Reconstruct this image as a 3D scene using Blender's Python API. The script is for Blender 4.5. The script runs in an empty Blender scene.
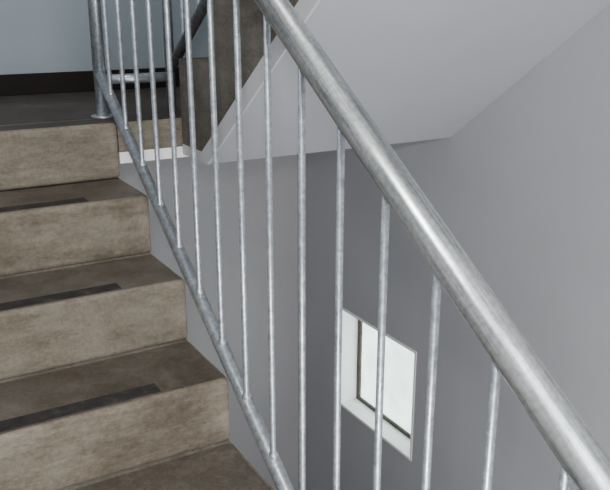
import bpy, bmesh, math
from mathutils import Vector, Matrix
Z0 = 4.09
COL = bpy.context.scene.collection
SLOPE_ANG = math.atan2(.17,.255)

# ---------------- materials ----------------
def newmat(name):
    m = bpy.data.materials.new(name); m.use_nodes = True
    nt = m.node_tree; b = nt.nodes["Principled BSDF"]
    return m, nt, b
def noise(nt, scale, detail=6, rough=.6, sc=(1,1,1), rot=0):
    tc = nt.nodes.new("ShaderNodeTexCoord"); src = tc.outputs["Object"]
    if rot:
        m0 = nt.nodes.new("ShaderNodeMapping"); m0.inputs["Rotation"].default_value = (rot,0,0)
        nt.links.new(src, m0.inputs["Vector"]); src = m0.outputs[0]
    mp = nt.nodes.new("ShaderNodeMapping")
    mp.inputs["Scale"].default_value = sc
    nt.links.new(src, mp.inputs["Vector"])
    n = nt.nodes.new("ShaderNodeTexNoise")
    n.inputs["Scale"].default_value = scale; n.inputs["Detail"].default_value = detail
    n.inputs["Roughness"].default_value = rough
    nt.links.new(mp.outputs[0], n.inputs["Vector"])
    return n
def ramp(nt, src, stops):
    r = nt.nodes.new("ShaderNodeValToRGB")
    els = r.color_ramp.elements
    while len(els) < len(stops): els.new(.5)
    for e, (p, c) in zip(els, stops):
        e.position = p; e.color = (*c, 1)
    nt.links.new(src, r.inputs[0]); return r
def mix(nt, a, b, fac, mode='MULTIPLY'):
    m = nt.nodes.new("ShaderNodeMix"); m.data_type = 'RGBA'; m.blend_type = mode
    m.inputs[0].default_value = fac
    nt.links.new(a, m.inputs[6]); nt.links.new(b, m.inputs[7]); return m.outputs[2]
def bump(nt, b, src, strength, dist=.002):
    bp = nt.nodes.new("ShaderNodeBump"); bp.inputs["Strength"].default_value = strength
    bp.inputs["Distance"].default_value = dist
    nt.links.new(src, bp.inputs["Height"]); nt.links.new(bp.outputs[0], b.inputs["Normal"])
def paint(name, c, rough=.75, var=.04, spec=.5):
    m, nt, b = newmat(name)
    n = noise(nt, 2.2, 4)
    lo = tuple(x*(1-var) for x in c); hi = tuple(min(1, x*(1+var)) for x in c)
    r = ramp(nt, n.outputs[0], [(.3, lo), (.7, hi)])
    nt.links.new(r.outputs[0], b.inputs["Base Color"])
    b.inputs["Roughness"].default_value = rough
    b.inputs["Specular IOR Level"].default_value = spec
    n2 = noise(nt, 90, 3); bump(nt, b, n2.outputs[0], .18, .0015)
    return m
def concrete(name, dark, mid, light, rough=.7, sc=(1,1,1), streak=(1,1,1), sfac=.6):
    m, nt, b = newmat(name)
    n = noise(nt, 5, 12, .74, sc=sc)
    r = ramp(nt, n.outputs[0], [(.28, dark), (.5, mid), (.72, light)])
    n2 = noise(nt, 100, 9, .78)
    r2 = ramp(nt, n2.outputs[0], [(.36, (.60,.59,.57)), (.56, (1,1,1))])
    c = mix(nt, r.outputs[0], r2.outputs[0], .7)
    n3 = noise(nt, 3.6, 11, .8, sc=streak)
    r3 = ramp(nt, n3.outputs[0], [(.36, (.40,.34,.27)), (.52, (1,1,1))])
    c = mix(nt, c, r3.outputs[0], sfac)
    n5 = noise(nt, 1.3, 11, .78, sc=(1.0,1,6))
    r5 = ramp(nt, n5.outputs[0], [(.45, (1,1,1)), (.50,(.58,.52,.44)), (.54,(1,1,1))])
    c = mix(nt, c, r5.outputs[0], .5)
    nt.links.new(c, b.inputs["Base Color"])
    b.inputs["Roughness"].default_value = rough
    b.inputs["Specular IOR Level"].default_value = .35
    bump(nt, b, n2.outputs[0], .4, .003)
    return m
def metal(name, lo, hi, rough, sc=(1,1,1), met=.75, scale=30, rot=0, e=(.34,.66), fine=.8):
    m, nt, b = newmat(name)
    n = noise(nt, scale, 8, .72, sc=sc, rot=rot)
    r = ramp(nt, n.outputs[0], [(e[0], lo), (e[1], hi)])
    nf = noise(nt, 120, 4, .6)
    rf = ramp(nt, nf.outputs[0], [(.38,(.66,.68,.70)),(.58,(1,1,1))])
    nt.links.new(mix(nt, r.outputs[0], rf.outputs[0], fine), b.inputs["Base Color"])
    n2 = noise(nt, 70, 5, sc=sc, rot=rot)
    rr = ramp(nt, n2.outputs[0], [(.3, (rough-.08,)*3), (.7, (rough+.13,)*3)])
    nt.links.new(rr.outputs[0], b.inputs["Roughness"])
    b.inputs["Metallic"].default_value = met
    bump(nt, b, n2.outputs[0], .2, .001)
    return m
M_wall = paint("grey_wall_paint", (.405,.408,.425))
M_wallb = paint("pale_grey_wall_paint", (.345,.342,.348))
M_wallup = paint("blue_grey_wall_paint", (.28,.33,.365))
M_soff = paint("soffit_paint", (.41,.42,.445))
M_edge = paint("pale_edge_paint", (.56,.56,.58))
M_white = paint("white_trim_paint", (.95,.95,.95), .5, .01)
M_riser = concrete("riser_concrete", (.125,.106,.078), (.20,.174,.134), (.28,.25,.20), sc=(.7,1,1.4), streak=(.9,1,1.6))
M_tread = concrete("tread_concrete", (.072,.060,.047), (.112,.095,.076), (.17,.148,.12), .55)
M_side = concrete("string_concrete", (.10,.09,.075), (.155,.14,.12), (.21,.193,.168))
M_land = concrete("landing_concrete", (.030,.024,.019), (.058,.048,.039), (.098,.083,.067), .65)
M_base = paint("dark_skirting_paint", (.020,.017,.016), .9, spec=.1)
m, nt, b = newmat("worn_dark_grip_strip")
n = noise(nt, 22, 10, .82); r = ramp(nt, n.outputs[0], [(.36,(.022,.020,.020)),(.54,(.034,.031,.028)),(.70,(.09,.077,.062))])
nt.links.new(r.outputs[0], b.inputs["Base Color"]); b.inputs["Roughness"].default_value=.9
b.inputs["Specular IOR Level"].default_value=.2
M_strip = m
M_hand = metal("galvanised_handrail", (.24,.26,.265), (.56,.58,.575), .35, (1,.04,1), .85, 80, SLOPE_ANG*-1, (.38,.60), .65)
M_gal = metal("galvanised_steel", (.36,.40,.43), (.66,.70,.73), .36, scale=50, met=.8, fine=.65)
M_dark = metal("shaded_steel", (.26,.26,.26), (.42,.42,.42), .5, scale=60, met=.5)  # darker copy of the railing steel, shade put into its colour
M_bronze = metal("bronze_window_frame", (.05,.034,.023), (.10,.072,.05), .5, met=.2)
m, nt, b = newmat("frosted_daylit_glass")
n = noise(nt, 9, 7, .65); r = ramp(nt, n.outputs[0], [(.34,(.52,.70,.64)),(.66,(.76,.92,.86))])
nt.links.new(r.outputs[0], b.inputs["Base Color"]); nt.links.new(r.outputs[0], b.inputs["Emission Color"])
b.inputs["Emission Strength"].default_value = 3.6; b.inputs["Roughness"].default_value = .4
M_glass = m

# ---------------- helpers ----------------
def mesh_obj(name, bm, mats, smooth=False):
    me = bpy.data.meshes.new(name); bm.normal_update(); bm.to_mesh(me); bm.free()
    for mt in mats: me.materials.append(mt)
    if smooth:
        for p in me.polygons: p.use_smooth = True
    o = bpy.data.objects.new(name, me); COL.objects.link(o); return o
def addbox(bm, x0,x1,y0,y1,z0,z1, mi=0):
    vs = [bm.verts.new((x,y,z+Z0)) for x in (x0,x1) for y in (y0,y1) for z in (z0,z1)]
    F = [(0,1,3,2),(4,6,7,5),(0,4,5,1),(2,3,7,6),(0,2,6,4),(1,5,7,3)]
    fs = []
    for f in F:
        fc = bm.faces.new([vs[i] for i in f]); fc.material_index = mi; fs.append(fc)
    return fs
def box(name, x0,x1,y0,y1,z0,z1, mat, bev=0, topmat=None):
    bm = bmesh.new(); addbox(bm, x0,x1,y0,y1,z0,z1)
    bmesh.ops.recalc_face_normals(bm, faces=bm.faces)
    if topmat:
        bm.normal_update()
        for f in bm.faces:
            if f.normal.z > .9: f.material_index = 1
    if bev:
        bmesh.ops.bevel(bm, geom=bm.edges[:], offset=bev, segments=3, affect='EDGES', profile=.5)
    return mesh_obj(name, bm, [mat]+([topmat] if topmat else []))
def prism(name, pts, x0, x1, mats, fn=None):
    bm = bmesh.new()
    a = [bm.verts.new((x0,y,z+Z0)) for y,z in pts]; c = [bm.verts.new((x1,y,z+Z0)) for y,z in pts]
    bm.faces.new(a); bm.faces.new(c[::-1]); n = len(pts)
    for i in range(n): bm.faces.new((a[i],c[i],c[(i+1)%n],a[(i+1)%n]))
    bmesh.ops.recalc_face_normals(bm, faces=bm.faces); bm.normal_update()
    if fn:
        for f in bm.faces: f.material_index = fn(f)
    return mesh_obj(name, bm, mats)
def tube(name, pts, r, mat, seg=24, caps=True, fillet=0, radii=None):
    P = [Vector((p[0],p[1],p[2]+Z0)) for p in pts]
    if fillet:
        Q=[P[0]]
        for i in range(1,len(P)-1):
            a=(P[i-1]-P[i]).normalized(); c=(P[i+1]-P[i]).normalized()
            A=P[i]+a*fillet; C=P[i]+c*fillet
            for k in range(9):
                t=k/8; Q.append(A*(1-t)**2+P[i]*2*t*(1-t)+C*t*t)
        Q.append(P[-1]); P=Q
    bm = bmesh.new(); rings=[]; n=len(P); ref=None
    for i,p in enumerate(P):
        rr = radii[i] if radii else r
        t = ((P[min(i+1,n-1)]-p).normalized()+(p-P[max(i-1,0)]).normalized()).normalized()
        if ref is None:
            ref = t.orthogonal().normalized()
        ref = (ref - t*ref.dot(t)).normalized(); v = t.cross(ref)
        rings.append([bm.verts.new(p+ref*math.cos(2*math.pi*k/seg)*rr+v*math.sin(2*math.pi*k/seg)*rr) for k in range(seg)])
    for i in range(n-1):
        for k in range(seg):
            f=bm.faces.new((rings[i][k],rings[i][(k+1)%seg],rings[i+1][(k+1)%seg],rings[i+1][k])); f.smooth=True
    if caps:
        bm.faces.new(rings[0][::-1]); bm.faces.new(rings[-1])
    bmesh.ops.recalc_face_normals(bm, faces=bm.faces)
    return mesh_obj(name, bm, [mat])
def empty(name, loc):
    o = bpy.data.objects.new(name, None); o.location=(loc[0],loc[1],loc[2]+Z0); o.empty_display_size=.1
    COL.objects.link(o); return o
def parent(c, p):
    bpy.context.view_layer.update()
    c.parent = p; c.matrix_parent_inverse = p.matrix_world.inverted()
def tag(o, label, cat, **k):
    o["label"]=label; o["category"]=cat
    for a,v in k.items(): o[a]=v
def structure(o, label=None, cat=None):
    o["kind"]="structure"
    if label: o["label"]=label
    if cat: o["category"]=cat

# ---------------- dimensions ----------------
S=.685; XW=-.55; XL=XW+.002; X1=.89; D=1.82; YB=3.20; YF=-1.45
RISE=.17; GO=.255; YN=2.30; ZN=-.35; ZL=-2.22
SL=RISE/GO

# ---------------- room shell ----------------
o=box("wall_back", XW-.2, D+.2, YB, YB+.2, -4.09, 4, M_wallb); structure(o,"painted grey stairwell end wall","wall")
me=o.data; me.materials.append(M_wallup)
bm=bmesh.new(); bm.from_mesh(me)
bmesh.ops.bisect_plane(bm, geom=bm.verts[:]+bm.edges[:]+bm.faces[:], plane_co=(0,0,ZN+Z0-.05), plane_no=(0,0,1))
for f in bm.faces:
    if f.calc_center_median().z > ZN+Z0-.05: f.material_index=1
bm.to_mesh(me); bm.free()
o=box("wall_left", XW-.2, XW, YF, YB, -4.09, 4, M_wall); structure(o,"painted grey stairwell side wall","wall")
WY0,WY1,WZ0,WZ1 = 2.245,2.785,-1.842,-1.36
e=.012
bm=bmesh.new(); T=.22
addbox(bm,D,D+T,YF,WY0-e,-4.09,4); addbox(bm,D,D+T,WY1+e,YB,-4.09,4)
addbox(bm,D,D+T,WY0-e,WY1+e,-4.09,WZ0-e); addbox(bm,D,D+T,WY0-e,WY1+e,WZ1+e,4)
o=mesh_obj("wall_right",bm,[M_wall]); structure(o,"painted grey stairwell wall with a small window","wall")
o=box("floor", XW-.2, D+.2, YF, YB+.2, -4.29, -4.09, M_land); structure(o,"dark concrete floor","floor")
o=box("ceiling", XW-.2, D+.2, 0.9, YB+.2, 4, 4.15, M_soff); structure(o,"painted ceiling","ceiling")
o=box("baseboard_back", XW+.001, D-.001, YB-.014, YB, ZN, ZN+.080, M_base, .003); structure(o,"near-black skirting along the landing wall","baseboard")

# window
w=empty("window_1",(D,(WY0+WY1)/2,WZ0)); structure(w,"small window with white reveal and frosted glass","window")
bm=bmesh.new(); dp=.088
addbox(bm,D-.002,D+dp+.05,WY0-e,WY0,WZ0-e,WZ1+e); addbox(bm,D-.002,D+dp+.05,WY1,WY1+e,WZ0-e,WZ1+e)
addbox(bm,D-.002,D+dp+.05,WY0,WY1,WZ1,WZ1+e); 
o=mesh_obj("reveal",bm,[M_white]); parent(o,w)
o=box("sill",D-.004,D+dp+.05,WY0,WY1,WZ0-e,WZ0,M_white,.002); parent(o,w)
bm=bmesh.new(); q=.026; xa,xb=D+dp,D+dp+.03
addbox(bm,xa,xb,WY0,WY0+q,WZ0,WZ1); addbox(bm,xa,xb,WY1-q,WY1,WZ0,WZ1)
addbox(bm,xa,xb,WY0+q,WY1-q,WZ0,WZ0+.018); addbox(bm,xa,xb,WY0+q,WY1-q,WZ1-.018,WZ1)
o=mesh_obj("frame",bm,[M_bronze]); parent(o,w); o["label"]="dark bronze window frame"
o=box("glass_pane",xa+.010,xa+.016,WY0+q,WY1-q,WZ0+.018,WZ1-.018,M_glass); parent(o,w); o["label"]="bright frosted glass"

# ---------------- lower flight (the one climbed) ----------------
def flight_label(o,l): tag(o,l,"stairs")
sf=empty("stair_flight",(S/2,YN-11*GO,ZL)); flight_label(sf,"worn brown concrete stair flight with dark grip strips")
n=11
yb=YN-GO*(n-1)
body=prism("flight_body",[(YN+.12,ZN-RISE-.001),(YN+.0,ZN-RISE-.002),(yb+.01,ZN-RISE*n-.002),(yb+.01,ZN-RISE*n-.10),(yb+.2,ZN-RISE*n-.10),(YN+.12,ZN-RISE-.10)],XL,S-.004,[M_side])
parent(body,sf)
for k in range(0,n):
    y=YN-GO*k; z=ZN-RISE*k
    st=box("step",XL,S,y,y+(GO if k else .12)-.0005,z-RISE+.0005,z,M_riser,.010,M_tread if k else M_land); parent(st,sf)
    if k:
        g=box("grip_strip",XL+.12,.52,y+.018,y+.064,z-.001,z+.0008,M_strip,.0003); parent(g,sf)
        g["label"]="worn dark anti-slip strip"

# ---------------- landings ----------------
ld=empty("stair_landing",(S/2,YN+.12,-.47)); tag(ld,"brown concrete landing with white painted lower edge","landing")
bm=bmesh.new()
addbox(bm,XL,S,YN+.12,YB-.001,-.44,ZN); addbox(bm,S,D-.001,YN,YB-.001,-.44,ZN)
bmesh.ops.recalc_face_normals(bm, faces=bm.faces); bm.normal_update()
for f in bm.faces:
    if f.normal.z>.9: f.material_index=1
o=mesh_obj("slab",bm,[M_riser,M_land]); parent(o,ld)
o=box("edge_band",S+.0005,D-.001,YN-.004,YB-.001,-.474,-.44,M_white); parent(o,ld); o["label"]="white painted slab edge"
l2=box("stair_landing",XL,D-.001,YF,yb-.001,ZL-.16,ZL,M_land,.004); tag(l2,"dark concrete landing at the foot of the flight","landing")
l3=box("stair_landing",XL,D-.001,YF,YN-GO*10,-.35+RISE*11-.16,-.35+RISE*11,M_land,.004); tag(l3,"concrete landing at the head of the upper flight","landing")

# ---------------- upper flight ----------------
uf=empty("stair_flight",((X1+D)/2,YN,ZN)); flight_label(uf,"concrete stair flight with pale painted underside")
NU=11; BY=2.10; BZ=-.462; USL=.735; UR=.182
pts=[]
for m_ in range(NU-1):
    y=YN-GO*m_; z=ZN+UR*m_
    pts += [(y-.001,z),(y-.001,z+UR)]
ytop=YN-GO*(NU-1)+.001; ztop=ZN+UR*(NU-1)
pts += [(ytop,ztop),(ytop,BZ+USL*(BY-ytop)),(BY,BZ),(YN-.006,BZ)]
def fn(f):
    nn=f.normal
    if nn.z<-.5: return 1
    if nn.z>.9: return 2
    return 0
o=prism("flight_body",pts,X1,D-.001,[M_side,M_soff,M_tread],fn); parent(o,uf)
o=prism("soffit_edge",[(YN-.006,BZ-.001),(YN-.006,BZ+.03),(BY+.04,BZ+.03),(ytop,BZ+.03+USL*(BY+.04-ytop)),(ytop,BZ+USL*(BY-ytop)-.001),(BY,BZ-.001)],X1-.003,X1+.004,[M_edge]); parent(o,uf)
o["label"]="pale painted edge"

# ---------------- flight going down ----------------
df=empty("stair_flight",((X1+D)/2,YN,-4.09)); flight_label(df,"concrete stair flight descending to the floor below")
ys=YN-GO*10
pts=[(ys,ZL)]
for k in range(1,11):
    y=ys+GO*(k-1); z=ZL-RISE*k
    pts += [(y,z),(y+GO,z)]
pts += [(ys+GO*10,-4.09),(ys+GO*10-.3,-4.09),(ys,ZL-.36)]
o=prism("flight_body",pts,X1,D-.001,[M_side,M_soff,M_tread],fn); parent(o,df)

# ---------------- railing ----------------
d=.68; YP=2.43; XP=.91
rl=empty("stair_railing",(d,YP,ZN)); tag(rl,"galvanised tubular steel stair railing with vertical balusters","railing")
zh=lambda y: .018+SL*(y-1.315)
zb=lambda y: -.972+SL*(y-1.29)
yl=YN-GO*10+.06
zhU=lambda y: zh(YP)+SL*(YP-y)
zbU=lambda y: zb(YP)+SL*(YP-y)
o=tube("handrail",[(d,yl-.12,zh(yl-.12)),(d,YP,zh(YP)),(XP,YP,zh(YP)),(XP,YP-1.9,zhU(YP-1.9))],.0255,M_hand,40,True,.07); parent(o,rl)
o=tube("bottom_rail",[(d,yl,zb(yl)),(d,YP,zb(YP))],.0165,M_gal,28,True); parent(o,rl)
o=tube("bottom_rail",[(d,YP,zb(YP)-.022),(XP,YP,zb(YP)-.022)],.0150,M_gal,28,True); parent(o,rl)
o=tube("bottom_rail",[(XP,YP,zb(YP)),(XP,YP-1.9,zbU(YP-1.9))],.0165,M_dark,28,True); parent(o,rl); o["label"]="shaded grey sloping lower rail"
def bal(x,y,f0,f1):
    b0=f0(y)+.0195; r=.0066
    # small weld bead where the baluster meets the lower rail
    pts=[(x,y,f0(y)),(x,y,b0-.004),(x,y,b0+.001),(x,y,b0+.006),(x,y,f1(y))]
    o=tube("baluster",pts,r,M_gal,16,radii=[.011,.0108,.0092,r,r]); parent(o,rl)
k=-8
while True:
    y=d*(1.922+.1875*k)
    if y>YP-.05: break
    if y>yl+.05: bal(d,y,zb,zh)
    k+=1
for k in range(1,15): bal(XP,YP-.129*k,zbU,zhU)
for x in (d,XP):
    o=tube("newel_post",[(x,YP,ZN),(x,YP,zh(YP)-.02)],.019 if x==d else .015,M_gal,28); parent(o,rl)
o=tube("base_flange",[(d,YP,ZN),(d,YP,ZN+.007)],.036,M_gal,28); parent(o,rl)
o=tube("newel_post",[(d,yl,ZN-RISE*10),(d,yl,zh(yl)-.01)],.019,M_gal,28); parent(o,rl)
# ---------------- lights ----------------
def area(name,loc,target,size,energy,color):
    L=bpy.data.lights.new(name,'AREA'); L.size=size; L.energy=energy; L.color=color
    o=bpy.data.objects.new(name,L); o.location=(loc[0],loc[1],loc[2]+Z0)
    dr=Vector(target)-Vector(loc); o.rotation_euler=dr.to_track_quat('-Z','Y').to_euler(); COL.objects.link(o)
area("overhead_lamp",(0.1,0.6,2.8),(.3,1.8,-.6),.7,42,(1,.98,.94))
area("flash_lamp",(-.05,-.05,.15),(1.2,1.6,-.65),.12,20,(1,.99,.97))
area("daylight_lamp",(.35,-1.35,-.4),(1.6,2.2,-1.0),1.2,52,(.98,.98,1))
area("added_bounce_fill",(1.05,.2,-1.75),(1.78,2.9,-.9),.5,14,(.99,.98,1))  # added fill without a fixture, mimics bounce to lift the dark walls
area("landing_daylight_lamp",(-.3,2.3,2.2),(.3,3.25,0),.6,13,(.86,.93,1))
w=bpy.data.worlds.new("world"); bpy.context.scene.world=w; w.use_nodes=True
w.node_tree.nodes["Background"].inputs[0].default_value=(.89,.91,.97,1)
w.node_tree.nodes["Background"].inputs[1].default_value=.85

cam=bpy.data.cameras.new("camera"); cam.lens=775/610*36; cam.sensor_width=36; cam.clip_start=.02
c=bpy.data.objects.new("camera",cam); c.location=(0,0,Z0); c.rotation_euler=(math.radians(72.5),0,math.radians(-30.2))
COL.objects.link(c); bpy.context.scene.camera=c
